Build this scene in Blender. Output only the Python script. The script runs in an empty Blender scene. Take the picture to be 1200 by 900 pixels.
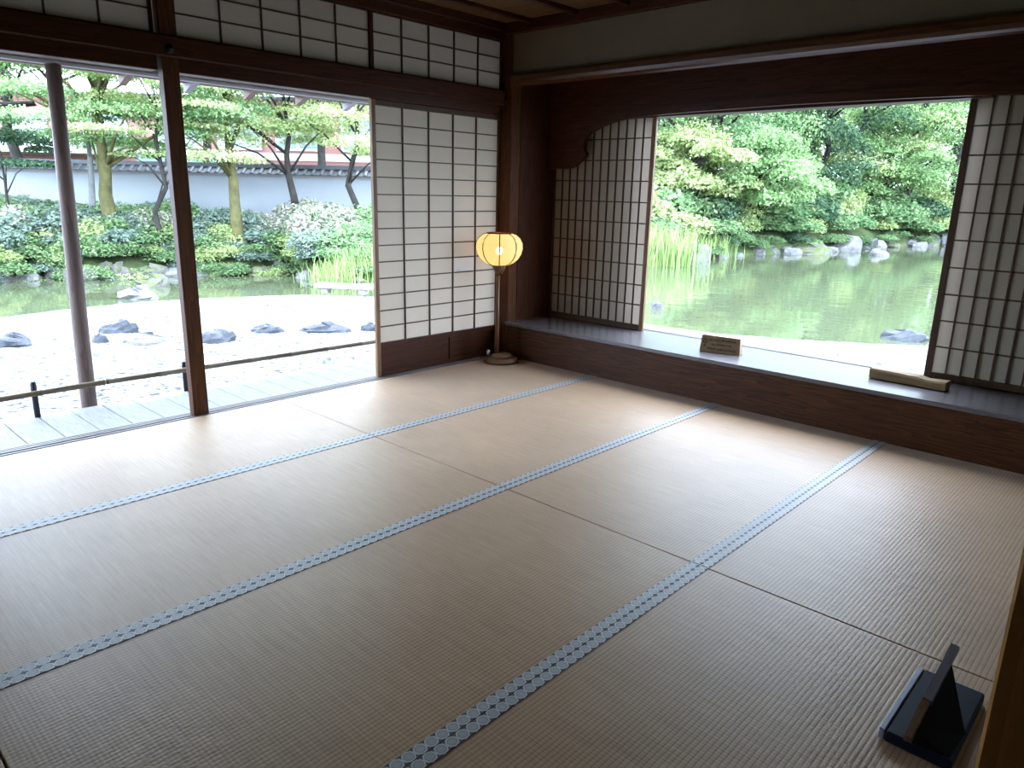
import bpy, math, random
import numpy as np
from mathutils import Vector, Matrix
random.seed(7); RNG = np.random.default_rng(7)
scene = bpy.context.scene
COL = scene.collection

# ------------------------------------------------------------------ camera
CAM = np.array([-4.04248629, -3.94197163, 1.24075829]); YAW, PITCH, ROLL, FPX = 0.751362296, -0.257364102, 0.0235175136, 852.224332
def cam_axes():
    f = np.array([math.cos(PITCH)*math.cos(YAW), math.cos(PITCH)*math.sin(YAW), math.sin(PITCH)])
    r = np.cross(f, [0, 0, 1]); r /= np.linalg.norm(r); u = np.cross(r, f)
    return r*math.cos(ROLL)+u*math.sin(ROLL), u*math.cos(ROLL)-r*math.sin(ROLL), f
AR, AU, AF = cam_axes()
cd = bpy.data.cameras.new('camera'); cd.sensor_width = 36; cd.lens = FPX/1200*36; cd.clip_start = .02; cd.clip_end = 400
cam = bpy.data.objects.new('camera', cd); COL.objects.link(cam)
cam.matrix_world = Matrix(((AR[0], AU[0], -AF[0], CAM[0]), (AR[1], AU[1], -AF[1], CAM[1]), (AR[2], AU[2], -AF[2], CAM[2]), (0, 0, 0, 1)))
scene.camera = cam
def ray(px, py): return AR*((px-600)/FPX)+AU*((450-py)/FPX)+AF
def on(px, py, ax, v):
    r = ray(px, py); return CAM+r*((v-CAM[ax])/r[ax])
def az_of(px, py=225):
    r = ray(px, py); return math.atan2(r[1], r[0])
def at_range(px, rng):
    a = az_of(px); return CAM[0]+rng*math.cos(a), CAM[1]+rng*math.sin(a)

# ------------------------------------------------------------------ world and exposure
world = bpy.data.worlds.new('overcast_sky'); scene.world = world; world.use_nodes = True
wb = world.node_tree.nodes['Background']
wb.inputs['Color'].default_value = (0.75, 0.92, 1.16, 1); wb.inputs['Strength'].default_value = 1.0
sun = bpy.data.lights.new('veiled_sun', 'SUN'); sun.energy = .22; sun.angle = math.radians(40); sun.color = (.96, .99, 1.04)
so = bpy.data.objects.new('veiled_sun', sun); COL.objects.link(so); so.location = (6, 2, 12)
so.rotation_euler = Vector((-1.0, -.32, -1.75)).to_track_quat('-Z', 'Y').to_euler()
vs = scene.view_settings
vs.view_transform = 'Standard'; vs.look = 'None'; vs.gamma = 1; vs.exposure = 3.92
try: vs.use_curve_mapping = False
except Exception: pass
cy = scene.cycles
cy.max_bounces = 12; cy.diffuse_bounces = 7; cy.glossy_bounces = 4; cy.transmission_bounces = 6; cy.transparent_max_bounces = 8
cy.sample_clamp_indirect = 6; cy.caustics_reflective = False; cy.caustics_refractive = False

# ------------------------------------------------------------------ materials
def new_mat(name):
    m = bpy.data.materials.new(name); m.use_nodes = True
    nt = m.node_tree; b = nt.nodes['Principled BSDF']
    return m, nt, b
def N(nt, t, **k):
    n = nt.nodes.new(t)
    for a, v in k.items():
        if a.startswith('_'): setattr(n, a[1:], v)
        else: n.inputs[a].default_value = v
    return n
def mathn(nt, op, a, b=None):
    n = nt.nodes.new('ShaderNodeMath'); n.operation = op
    for i, v in enumerate((a, b)):
        if v is None: continue
        if isinstance(v, (int, float)): n.inputs[i].default_value = v
        else: nt.links.new(v, n.inputs[i])
    return n.outputs[0]
def ramp(nt, fac, stops):
    r = nt.nodes.new('ShaderNodeValToRGB'); e = r.color_ramp.elements
    e[0].position, e[0].color = stops[0][0], (*stops[0][1], 1)
    e[1].position, e[1].color = stops[-1][0], (*stops[-1][1], 1)
    for p, c in stops[1:-1]:
        q = e.new(p); q.color = (*c, 1)
    nt.links.new(fac, r.inputs['Fac']); return r.outputs['Color']
def bump(nt, h, b, strength=.3, dist=.01):
    n = N(nt, 'ShaderNodeBump', Strength=strength, Distance=dist)
    nt.links.new(h, n.inputs['Height']); nt.links.new(n.outputs[0], b.inputs['Normal'])
def wood(name, axis, c0, c1, rough=.4, spec=.5, scale=9., ring=1.0, bstr=.12, coat=0):
    m, nt, b = new_mat(name)
    tc = N(nt, 'ShaderNodeTexCoord'); mp = N(nt, 'ShaderNodeMapping')
    s = [scale]*3; s['xyz'.index(axis)] = scale*.07; mp.inputs['Scale'].default_value = s
    nt.links.new(tc.outputs['Object'], mp.inputs['Vector'])
    n1 = N(nt, 'ShaderNodeTexNoise', Scale=1.3*ring, Detail=3., Roughness=.55); nt.links.new(mp.outputs[0], n1.inputs['Vector'])
    w = mathn(nt, 'FRACT', mathn(nt, 'MULTIPLY', n1.outputs['Fac'], 9.))
    n2 = N(nt, 'ShaderNodeTexNoise', Scale=9., Detail=4., Roughness=.7); nt.links.new(mp.outputs[0], n2.inputs['Vector'])
    f = mathn(nt, 'ADD', mathn(nt, 'MULTIPLY', w, .45), mathn(nt, 'MULTIPLY', n2.outputs['Fac'], .6))
    nt.links.new(ramp(nt, f, [(.15, c0), (.85, c1)]), b.inputs['Base Color'])
    b.inputs['Roughness'].default_value = rough; b.inputs['Specular IOR Level'].default_value = spec
    if coat: b.inputs['Coat Weight'].default_value = coat; b.inputs['Coat Roughness'].default_value = .08
    bump(nt, f, b, bstr, .002)
    return m
DK0, DK1 = (.024, .0064, .0024), (.068, .0205, .0072)
WX, WY, WZ = [wood('dark_wood_'+a, a, DK0, DK1, .45, .18) for a in 'xyz']
POSTW = wood('post_wood', 'z', (.042, .0135, .0045), (.098, .036, .0125), .48, .16)
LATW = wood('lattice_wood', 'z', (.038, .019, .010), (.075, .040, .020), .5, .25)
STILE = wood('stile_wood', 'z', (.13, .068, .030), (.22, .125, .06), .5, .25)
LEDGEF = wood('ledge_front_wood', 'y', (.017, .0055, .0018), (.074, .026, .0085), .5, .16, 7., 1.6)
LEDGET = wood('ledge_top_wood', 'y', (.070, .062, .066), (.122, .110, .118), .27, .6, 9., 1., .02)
CEILW = wood('ceiling_board_wood', 'y', (.075, .038, .017), (.14, .075, .034), .6, .25, 6.)
GREYW = wood('weathered_board', 'y', (.15, .15, .152), (.25, .25, .25), .6, .3, 10.)
EAVEG = wood('pale_grey_timber', 'x', (.17, .155, .165), (.26, .24, .25), .6, .3)
EAVEB = wood('brown_rafter_wood', 'y', (.10, .05, .03), (.18, .10, .06), .6, .3)
LOGW = wood('log_column_wood', 'z', (.09, .06, .055), (.19, .135, .12), .6, .3)
SILLW = wood('sill_wood', 'x', (.10, .085, .085), (.18, .155, .15), .45, .4)
BURL = wood('burl_wood', 'x', (.06, .028, .012), (.17, .085, .04), .4, .4, 16., 2.)
LAMPW = wood('lamp_pole_wood', 'z', (.09, .042, .018), (.18, .09, .042), .4, .4)
SIGNW = wood('sign_wood', 'y', (.16, .10, .055), (.26, .17, .09), .65, .2, 12.)
BARW = wood('raw_timber', 'y', (.10, .064, .026), (.22, .15, .07), .65, .2, 12.)
BAMB = wood('dry_bamboo', 'x', (.12, .09, .06), (.20, .155, .105), .5, .3, 14.)
def plain(name, col, rough=.5, spec=.4, var=.0, scale=6., metal=0, bstr=0., bscale=60.):
    m, nt, b = new_mat(name)
    b.inputs['Roughness'].default_value = rough; b.inputs['Specular IOR Level'].default_value = spec; b.inputs['Metallic'].default_value = metal
    tc = N(nt, 'ShaderNodeTexCoord')
    n = N(nt, 'ShaderNodeTexNoise', Scale=scale, Detail=5.); nt.links.new(tc.outputs['Object'], n.inputs['Vector'])
    a = tuple(c*(1-var) for c in col); z = tuple(min(1, c*(1+var)) for c in col)
    nt.links.new(ramp(nt, n.outputs['Fac'], [(.3, a), (.7, z)]), b.inputs['Base Color'])
    if bstr:
        n2 = N(nt, 'ShaderNodeTexNoise', Scale=bscale, Detail=3.); nt.links.new(tc.outputs['Object'], n2.inputs['Vector'])
        bump(nt, n2.outputs['Fac'], b, bstr, .005)
    return m
PLASTER = plain('grey_olive_plaster', (.175, .145, .100), .9, .1, .06, 3., bstr=.15, bscale=200)
BLACK = plain('black_lacquer', (.004, .004, .005), .7, .12, .2)
NAVY = plain('navy_black_board', (.008, .011, .026), .5, .14, .1)
BLACKP = plain('black_post_paint', (.02, .022, .026), .5, .4, .2)
METAL = plain('dark_nail_cover_metal', (.02, .02, .022), .35, .5, .2, metal=.8)
INK = plain('burnt_ink', (.05, .03, .02), .8, .1, .2)
GREYP = plain('grey_plastic', (.14, .13, .15), .35, .5, .08)
CHROME = plain('brushed_steel', (.5, .5, .52), .3, .5, .1, metal=1)
WALLW = plain('white_garden_plaster', (.27, .285, .31), .9, .1, .05, 1.2)
PINK = plain('pink_stucco', (.30, .145, .135), .9, .1, .06, .8)
CREAM = plain('white_window_paint', (.42, .43, .43), .6, .3, .04)
GLASS = plain('dim_window_glass', (.16, .20, .23), .08, .6, .1)
TEAL = plain('pale_teal_canopy', (.17, .27, .26), .6, .3, .06)
TILE = plain('grey_roof_tile', (.034, .037, .043), .45, .5, .25, 5.)
SUBF = plain('subfloor_board', (.10, .07, .045), .8, .1, .15)
FUSUMA = plain('sliding_screen_paper', (.20, .18, .14), .85, .1, .05)

def paper_mat(name, diff, trans):
    m = bpy.data.materials.new(name); m.use_nodes = True; nt = m.node_tree; nt.nodes.clear()
    out = N(nt, 'ShaderNodeOutputMaterial'); d = N(nt, 'ShaderNodeBsdfDiffuse'); t = N(nt, 'ShaderNodeBsdfTranslucent'); a = N(nt, 'ShaderNodeAddShader')
    tc = N(nt, 'ShaderNodeTexCoord'); n = N(nt, 'ShaderNodeTexNoise', Scale=9., Detail=6., Roughness=.65, Distortion=.6)
    gm = N(nt, 'ShaderNodeNewGeometry'); nt.links.new(gm.outputs['Position'], n.inputs['Vector'])
    nt.links.new(ramp(nt, n.outputs['Fac'], [(.3, tuple(c*.90 for c in trans)), (.7, trans)]), t.inputs['Color'])
    d.inputs['Color'].default_value = (*diff, 1)
    bn = N(nt, 'ShaderNodeBump', Strength=.25, Distance=.004)
    nt.links.new(n.outputs['Fac'], bn.inputs['Height']); nt.links.new(bn.outputs[0], d.inputs['Normal'])
    nt.links.new(d.outputs[0], a.inputs[0]); nt.links.new(t.outputs[0], a.inputs[1]); nt.links.new(a.outputs[0], out.inputs['Surface'])
    return m
PAPER = paper_mat('shoji_paper', (.275, .236, .185), (.084, .0685, .055))
PATCHP = paper_mat('fresh_shoji_paper', (.30, .29, .28), (.094, .084, .075))
LAMPP = paper_mat('lamp_shade_paper', (.30, .24, .16), (.42, .32, .19))
nt_ = LAMPP.node_tree; o_n = nt_.nodes['Material Output']; src = o_n.inputs['Surface'].links[0].from_socket
mxn = N(nt_, 'ShaderNodeMixShader'); mxn.inputs[0].default_value = .10; tr_ = N(nt_, 'ShaderNodeBsdfTransparent'); tr_.inputs['Color'].default_value = (1, .8, .5, 1)
nt_.links.new(src, mxn.inputs[1]); nt_.links.new(tr_.outputs[0], mxn.inputs[2]); nt_.links.new(mxn.outputs[0], o_n.inputs['Surface'])
def add_grain(): pass

def tatami_mat():
    m, nt, b = new_mat('woven_rush')
    gm = N(nt, 'ShaderNodeNewGeometry'); sp = N(nt, 'ShaderNodeSeparateXYZ'); nt.links.new(gm.outputs['Position'], sp.inputs[0])
    x, y = sp.outputs[0], sp.outputs[1]
    wy = mathn(nt, 'ABSOLUTE', mathn(nt, 'SINE', mathn(nt, 'MULTIPLY', y, math.pi/.0135)))
    wx = mathn(nt, 'ABSOLUTE', mathn(nt, 'SINE', mathn(nt, 'MULTIPLY', x, math.pi/.011)))
    mp = N(nt, 'ShaderNodeMapping'); mp.inputs['Scale'].default_value = (60, 3.2, 1); nt.links.new(gm.outputs['Position'], mp.inputs['Vector'])
    n1 = N(nt, 'ShaderNodeTexNoise', Scale=1.6, Detail=4., Roughness=.6); nt.links.new(mp.outputs[0], n1.inputs['Vector'])
    n2 = N(nt, 'ShaderNodeTexNoise', Scale=1.7, Detail=5., Roughness=.6); nt.links.new(gm.outputs['Position'], n2.inputs['Vector'])
    f = mathn(nt, 'ADD', mathn(nt, 'MULTIPLY', n1.outputs['Fac'], .5), mathn(nt, 'MULTIPLY', n2.outputs['Fac'], .5))
    c = ramp(nt, f, [(.30, (.295, .176, .088)), (.5, (.375, .232, .122)), (.70, (.45, .292, .162))])
    mx = N(nt, 'ShaderNodeMix', _data_type='RGBA', _blend_type='MULTIPLY'); mx.inputs['Factor'].default_value = 1
    gl = ramp(nt, mathn(nt, 'MULTIPLY', wy, mathn(nt, 'ADD', mathn(nt, 'MULTIPLY', wx, .25), .75)), [(.0, (.55, .52, .48)), (.45, (1, 1, 1))])
    nt.links.new(c, mx.inputs['A']); nt.links.new(gl, mx.inputs['B']); nt.links.new(mx.outputs['Result'], b.inputs['Base Color'])
    b.inputs['Roughness'].default_value = .45; b.inputs['Specular IOR Level'].default_value = .38
    b.inputs['Sheen Weight'].default_value = .15
    bump(nt, mathn(nt, 'ADD', wy, mathn(nt, 'MULTIPLY', wx, .35)), b, .24, .0018)
    return m
RUSH = tatami_mat()
def heri_mat():
    m, nt, b = new_mat('crest_border_cloth')
    uv = N(nt, 'ShaderNodeUVMap'); sp = N(nt, 'ShaderNodeSeparateXYZ'); nt.links.new(uv.outputs[0], sp.inputs[0])
    u = mathn(nt, 'SUBTRACT', mathn(nt, 'FRACT', sp.outputs[0]), .5); v = mathn(nt, 'SUBTRACT', sp.outputs[1], .5)
    r = mathn(nt, 'SQRT', mathn(nt, 'ADD', mathn(nt, 'MULTIPLY', u, u), mathn(nt, 'MULTIPLY', v, v)))
    ang = mathn(nt, 'ARCTAN2', v, u)
    petal = mathn(nt, 'MULTIPLY', mathn(nt, 'SINE', mathn(nt, 'MULTIPLY', ang, 8.)), .02)
    c = ramp(nt, mathn(nt, 'ADD', r, petal), [(.07, (.40, .40, .395)), (.13, (.25, .255, .26)), (.20, (.40, .40, .395)), (.29, (.27, .275, .28)), (.39, (.29, .295, .30)), (.43, (.52, .52, .51)), (.50, (.46, .465, .46)), (.525, (.07, .075, .085))])
    nt.links.new(c, b.inputs['Base Color']); b.inputs['Roughness'].default_value = .5; b.inputs['Specular IOR Level'].default_value = .4
    return m
HERI = heri_mat()
def gravel_mat():
    m, nt, b = new_mat('white_gravel')
    gm = N(nt, 'ShaderNodeNewGeometry')
    v = N(nt, 'ShaderNodeTexVoronoi', Scale=26.); nt.links.new(gm.outputs['Position'], v.inputs['Vector'])
    n = N(nt, 'ShaderNodeTexNoise', Scale=9., Detail=6., Roughness=.7); nt.links.new(gm.outputs['Position'], n.inputs['Vector'])
    f = mathn(nt, 'ADD', mathn(nt, 'MULTIPLY', v.outputs['Distance'], .55), mathn(nt, 'MULTIPLY', n.outputs['Fac'], .7))
    nt.links.new(ramp(nt, f, [(.42, (.33, .33, .328)), (.62, (.24, .24, .24)), (.74, (.075, .08, .09)), (.86, (.03, .032, .04))]), b.inputs['Base Color'])
    b.inputs['Roughness'].default_value = .9; b.inputs['Specular IOR Level'].default_value = .1
    bump(nt, f, b, .8, .03)
    return m
GRAVEL = gravel_mat()
def water_mat():
    m, nt, b = new_mat('pond_water')
    b.inputs['Base Color'].default_value = (.065, .075, .042, 1); b.inputs['Roughness'].default_value = .04; b.inputs['IOR'].default_value = 1.33
    b.inputs['Specular IOR Level'].default_value = .85
    gm = N(nt, 'ShaderNodeNewGeometry'); mp = N(nt, 'ShaderNodeMapping'); mp.inputs['Rotation'].default_value = (0, 0, YAW); mp.inputs['Scale'].default_value = (1.4, 1.0, 1)
    nt.links.new(gm.outputs['Position'], mp.inputs['Vector'])
    n = N(nt, 'ShaderNodeTexNoise', Scale=1.8, Detail=3., Roughness=.5); nt.links.new(mp.outputs[0], n.inputs['Vector'])
    bump(nt, n.outputs['Fac'], b, .12, .05)
    return m
WATER = water_mat()
def soil_mat():
    m, nt, b = new_mat('mossy_bank')
    gm = N(nt, 'ShaderNodeNewGeometry')
    n = N(nt, 'ShaderNodeTexNoise', Scale=1.1, Detail=7., Roughness=.7); nt.links.new(gm.outputs['Position'], n.inputs['Vector'])
    nt.links.new(ramp(nt, n.outputs['Fac'], [(.3, (.028, .036, .018)), (.5, (.055, .078, .03)), (.7, (.10, .11, .055))]), b.inputs['Base Color'])
    b.inputs['Roughness'].default_value = .95; b.inputs['Specular IOR Level'].default_value = .1
    bump(nt, n.outputs['Fac'], b, .6, .15)
    return m
SOIL = soil_mat()
def rock_mat(name, c0, c1, moss=None, amt=.5):
    m, nt, b = new_mat(name)
    gm = N(nt, 'ShaderNodeNewGeometry')
    n = N(nt, 'ShaderNodeTexNoise', Scale=4., Detail=8., Roughness=.7); nt.links.new(gm.outputs['Position'], n.inputs['Vector'])
    c = ramp(nt, n.outputs['Fac'], [(.3, c0), (.7, c1)])
    if moss:
        sp = N(nt, 'ShaderNodeSeparateXYZ'); nt.links.new(gm.outputs['Normal'], sp.inputs[0])
        n2 = N(nt, 'ShaderNodeTexNoise', Scale=3., Detail=4.); nt.links.new(gm.outputs['Position'], n2.inputs['Vector'])
        fac = mathn(nt, 'MULTIPLY', mathn(nt, 'SUBTRACT', mathn(nt, 'ADD', mathn(nt, 'MULTIPLY', sp.outputs[2], .7), n2.outputs['Fac']), 1.1-amt), 4.)
        cl = N(nt, 'ShaderNodeClamp'); nt.links.new(fac, cl.inputs[0])
        mx = N(nt, 'ShaderNodeMix', _data_type='RGBA'); nt.links.new(cl.outputs[0], mx.inputs['Factor']); nt.links.new(c, mx.inputs['A']); mx.inputs['B'].default_value = (*moss, 1); c = mx.outputs['Result']
    nt.links.new(c, b.inputs['Base Color']); b.inputs['Roughness'].default_value = .85; b.inputs['Specular IOR Level'].default_value = .2
    bump(nt, n.outputs['Fac'], b, .7, .06)
    return m
ROCKD = rock_mat('dark_grey_stone', (.022, .024, .028), (.085, .09, .105))
ROCKL = rock_mat('pale_grey_stone', (.05, .05, .055), (.21, .205, .20))
ROCKM = rock_mat('mossy_stone', (.04, .04, .036), (.14, .135, .12), (.085, .10, .034), .25)
SLAB = rock_mat('stone_slab', (.20, .195, .18), (.32, .31, .29))
BARKM = rock_mat('mossy_bark', (.05, .045, .022), (.13, .12, .045), (.12, .12, .03), .5)
BARKD = rock_mat('dark_bark', (.016, .014, .012), (.05, .044, .04))
BARKP = rock_mat('pale_bark', (.15, .15, .15), (.26, .26, .255))
def leaf_mat(name, c0, c1, c2, trans=.35):
    m = bpy.data.materials.new(name); m.use_nodes = True; nt = m.node_tree; nt.nodes.clear()
    out = N(nt, 'ShaderNodeOutputMaterial'); d = N(nt, 'ShaderNodeBsdfDiffuse'); t = N(nt, 'ShaderNodeBsdfTranslucent'); mx = N(nt, 'ShaderNodeMixShader'); mx.inputs[0].default_value = trans
    gm = N(nt, 'ShaderNodeNewGeometry'); n = N(nt, 'ShaderNodeTexNoise', Scale=.8, Detail=2.); nt.links.new(gm.outputs['Position'], n.inputs['Vector'])
    f = mathn(nt, 'ADD', mathn(nt, 'MULTIPLY', gm.outputs['Random Per Island'], .45), mathn(nt, 'MULTIPLY', n.outputs['Fac'], .6))
    c = ramp(nt, f, [(.22, c0), (.5, c1), (.8, c2)])
    nt.links.new(c, d.inputs['Color']); nt.links.new(c, t.inputs['Color'])
    nt.links.new(d.outputs[0], mx.inputs[1]); nt.links.new(t.outputs[0], mx.inputs[2]); nt.links.new(mx.outputs[0], out.inputs['Surface'])
    return m
LF_MAPLE = leaf_mat('maple_leaf', (0.098, 0.183, 0.067), (0.207, 0.336, 0.134), (0.354, 0.458, 0.232))
LF_YEL = leaf_mat('yellow_green_leaf', (0.183, 0.262, 0.091), (0.329, 0.415, 0.171), (0.500, 0.525, 0.281))
LF_GREEN = leaf_mat('fresh_green_leaf', (0.073, 0.152, 0.071), (0.171, 0.287, 0.128), (0.305, 0.415, 0.201))
LF_DARK = leaf_mat('dark_evergreen_leaf', (0.027, 0.055, 0.034), (0.061, 0.110, 0.063), (0.122, 0.195, 0.104), .2)
LF_SHRUB = leaf_mat('azalea_leaf', (0.067, 0.128, 0.055), (0.146, 0.238, 0.104), (0.281, 0.366, 0.183))
LF_GREY = leaf_mat('grey_green_leaf', (0.079, 0.128, 0.098), (0.159, 0.220, 0.171), (0.281, 0.329, 0.268))
LF_PINK = leaf_mat('flowering_azalea_leaf', (0.110, 0.171, 0.079), (0.268, 0.299, 0.201), (0.586, 0.512, 0.500))
LF_IRIS = leaf_mat('iris_blade', (0.159, 0.256, 0.079), (0.268, 0.390, 0.134), (0.439, 0.488, 0.232))

# ------------------------------------------------------------------ mesh helpers
def mesh_of(verts, faces, name='mesh', smooth=False):
    me = bpy.data.meshes.new(name); me.from_pydata([tuple(map(float, v)) for v in verts], [], faces); me.update()
    if smooth: me.polygons.foreach_set('use_smooth', [True]*len(me.polygons))
    return me
def mesh_quads(V, name='leaves'):
    V = np.asarray(V, np.float32).reshape(-1, 3); n = len(V)//4
    me = bpy.data.meshes.new(name); me.vertices.add(len(V)); me.vertices.foreach_set('co', V.ravel())
    me.loops.add(4*n); me.loops.foreach_set('vertex_index', np.arange(4*n, dtype=np.int32))
    me.polygons.add(n); me.polygons.foreach_set('loop_start', np.arange(0, 4*n, 4, dtype=np.int32)); me.polygons.foreach_set('loop_total', np.full(n, 4, np.int32))
    me.update(calc_edges=True); return me
class MB:
    def __init__(s): s.v, s.f = [], []
    def add(s, v, f):
        o = len(s.v); s.v += [tuple(map(float, p)) for p in v]; s.f += [tuple(i+o for i in q) for q in f]; return s
    def box(s, x0, x1, y0, y1, z0, z1, bev=0.0):
        if not bev:
            return s.add([(x, y, z) for z in (z0, z1) for y in (y0, y1) for x in (x0, x1)], [(0, 2, 3, 1), (4, 5, 7, 6), (0, 1, 5, 4), (2, 6, 7, 3), (0, 4, 6, 2), (1, 3, 7, 5)])
        b = min(bev, (x1-x0)/2.01, (y1-y0)/2.01, (z1-z0)/2.01)
        X, Y, Z = (x0, x1), (y0, y1), (z0, z1); sg = (1, -1); idx = {}; v = []
        for i in (0, 1):
            for j in (0, 1):
                for k in (0, 1):
                    for a in range(3):
                        d = [b*sg[i], b*sg[j], b*sg[k]]; d[a] = 0
                        idx[i, j, k, a] = len(v); v.append((X[i]+d[0], Y[j]+d[1], Z[k]+d[2]))
        f = []
        def face(q, n):
            p = [Vector(v[i]) for i in q]; nn = (p[1]-p[0]).cross(p[2]-p[0])
            f.append(tuple(q) if nn.dot(n) > 0 else tuple(reversed(q)))
        for i in (0, 1):
            face([idx[i, 0, 0, 0], idx[i, 1, 0, 0], idx[i, 1, 1, 0], idx[i, 0, 1, 0]], Vector((-sg[i], 0, 0)))
            face([idx[0, i, 0, 1], idx[1, i, 0, 1], idx[1, i, 1, 1], idx[0, i, 1, 1]], Vector((0, -sg[i], 0)))
            face([idx[0, 0, i, 2], idx[1, 0, i, 2], idx[1, 1, i, 2], idx[0, 1, i, 2]], Vector((0, 0, -sg[i])))
        for i in (0, 1):
            for j in (0, 1):
                face([idx[i, j, 0, 0], idx[i, j, 1, 0], idx[i, j, 1, 1], idx[i, j, 0, 1]], Vector((-sg[i], -sg[j], 0)))
                face([idx[i, 0, j, 0], idx[i, 1, j, 0], idx[i, 1, j, 2], idx[i, 0, j, 2]], Vector((-sg[i], 0, -sg[j])))
                face([idx[0, i, j, 1], idx[1, i, j, 1], idx[1, i, j, 2], idx[0, i, j, 2]], Vector((0, -sg[i], -sg[j])))
                for k in (0, 1): face([idx[i, j, k, 0], idx[i, j, k, 1], idx[i, j, k, 2]], Vector((-sg[i], -sg[j], -sg[k])))
        return s.add(v, f)
    def prism(s, poly, ax, a, b):
        n = len(poly)
        def P(p, t): q = list(p); q.insert(ax, t); return q
        return s.add([P(p, a) for p in poly]+[P(p, b) for p in poly], [tuple(range(n))[::-1], tuple(range(n, 2*n))]+[(i, (i+1) % n, n+(i+1) % n, n+i) for i in range(n)])
    def tube(s, pts, rad, seg=8, caps=True):
        pts = [Vector(p) for p in pts]; rad = rad if isinstance(rad, (list, tuple)) else [rad]*len(pts); v = []; up = Vector((.03, .02, 1))
        for i, p in enumerate(pts):
            d = (pts[min(i+1, len(pts)-1)]-pts[max(i-1, 0)]).normalized()
            u = up if abs(d.dot(up.normalized())) < .95 else Vector((1, .05, .02))
            a = d.cross(u).normalized(); c = a.cross(d)
            v += [p+(a*math.cos(t)+c*math.sin(t))*rad[i] for t in (2*math.pi*k/seg for k in range(seg))]
        f = [(i*seg+k, i*seg+(k+1) % seg, (i+1)*seg+(k+1) % seg, (i+1)*seg+k) for i in range(len(pts)-1) for k in range(seg)]
        if caps: f += [tuple(range(seg))[::-1], tuple(range((len(pts)-1)*seg, len(pts)*seg))]
        return s.add(v, f)
    def lathe(s, prof, c, seg=24, sx=1, sy=1):
        v = [(c[0]+r*sx*math.cos(2*math.pi*k/seg), c[1]+r*sy*math.sin(2*math.pi*k/seg), c[2]+z) for r, z in prof for k in range(seg)]
        f = [(i*seg+k, i*seg+(k+1) % seg, (i+1)*seg+(k+1) % seg, (i+1)*seg+k) for i in range(len(prof)-1) for k in range(seg)]
        f += [tuple(range(seg))[::-1], tuple(range((len(prof)-1)*seg, len(prof)*seg))]
        return s.add(v, f)
def tag(o, label=None, cat=None, group=None, kind=None):
    for k, v in (('label', label), ('category', cat), ('group', group), ('kind', kind)):
        if v: o[k] = v
    return o
def wloc(o):
    p = Vector((0, 0, 0))
    while o: p += o.location; o = o.parent
    return p
def empty(name, loc, label, cat, group=None, kind=None):
    o = bpy.data.objects.new(name, None); o.location = loc; o.empty_display_size = .1; COL.objects.link(o)
    return tag(o, label, cat, group, kind)
def link(name, me, mat, parent=None, loc=None, smooth=False):
    o = bpy.data.objects.new(name, me); COL.objects.link(o)
    if mat and not me.materials: me.materials.append(mat)
    if parent: o.parent = parent
    if loc is not None: o.location = Vector(loc)-(wloc(parent) if parent else Vector())
    return o
def build(mb, name, mat, parent=None, smooth=False):
    """mesh given in world coordinates; its origin goes to its own base centre"""
    v = np.array(mb.v); c = np.array([(v[:, 0].min()+v[:, 0].max())/2, (v[:, 1].min()+v[:, 1].max())/2, v[:, 2].min()])
    me = mesh_of(v-c, mb.f, name, smooth); return link(name, me, mat, parent, c)
def pbox(name, b, mat, parent=None, bev=.003): return build(MB().box(*b, bev=bev), name, mat, parent)
def share(name, me, parent, loc): return link(name, me, None, parent, loc)

# ================================================================== the room
W, L = .955, 1.91
XR0 = -5.73                     # far end of the room behind the camera's left
build(MB().box(XR0-.1, .0, -3.87, .0, -.12, -.056), 'floor', SUBF)
tag(bpy.data.objects['floor'], 'dark board subfloor under the tatami mats', 'floor', kind='structure')

# ---- tatami mats, each with its own patterned cloth borders
YB = [-.05, -W, -2*W, -3*W, -4*W]
row_txt = ['in the row along the veranda sill', 'in the second row from the veranda sill', 'in the third row from the veranda sill', 'in the fourth row from the veranda sill']
col_txt = ['against the ledge', 'one mat from the ledge', 'two mats from the ledge']
PITCH_H = .0336; HW = .0325
def heri_mesh(x0, x1, y0, y1):
    z0, z1 = .0002, .0022
    mb = MB().box(x0, x1, y0, y1, z0, z1)
    me = mesh_of(mb.v, mb.f, 'border'); uv = me.uv_layers.new(name='UVMap')
    for lp in me.loops:
        c = me.vertices[lp.vertex_index].co; uv.data[lp.index].uv = (c.x/PITCH_H, (c.y-y0)/(y1-y0))
    return me
for ci in range(3):
    x1 = -ci*L; x0 = x1-L
    for ri in range(4):
        y1, y0 = YB[ri], YB[ri+1]; g = .0022
        t = empty('tatami_mat', ((x0+x1)/2, (y0+y1)/2, 0), 'rush tatami mat %s, %s' % (row_txt[ri], col_txt[ci]), 'tatami mat', 'tatami mats of the room')
        pbox('rush_surface', (x0+g, x1-g, y0+g*.3, y1-g*.3, -.055, 0), RUSH, t, .002)
        for s in (0, 1):
            if ri == 0 and s == 1: continue
            if ri == 3 and s == 0: continue
            ya = (y0+.001) if s == 0 else (y1-.001-HW)
            me = heri_mesh(-L/2+g, L/2-g, ya-(y0+y1)/2, ya-(y0+y1)/2+HW)
            link('border', me, HERI, t)
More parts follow.
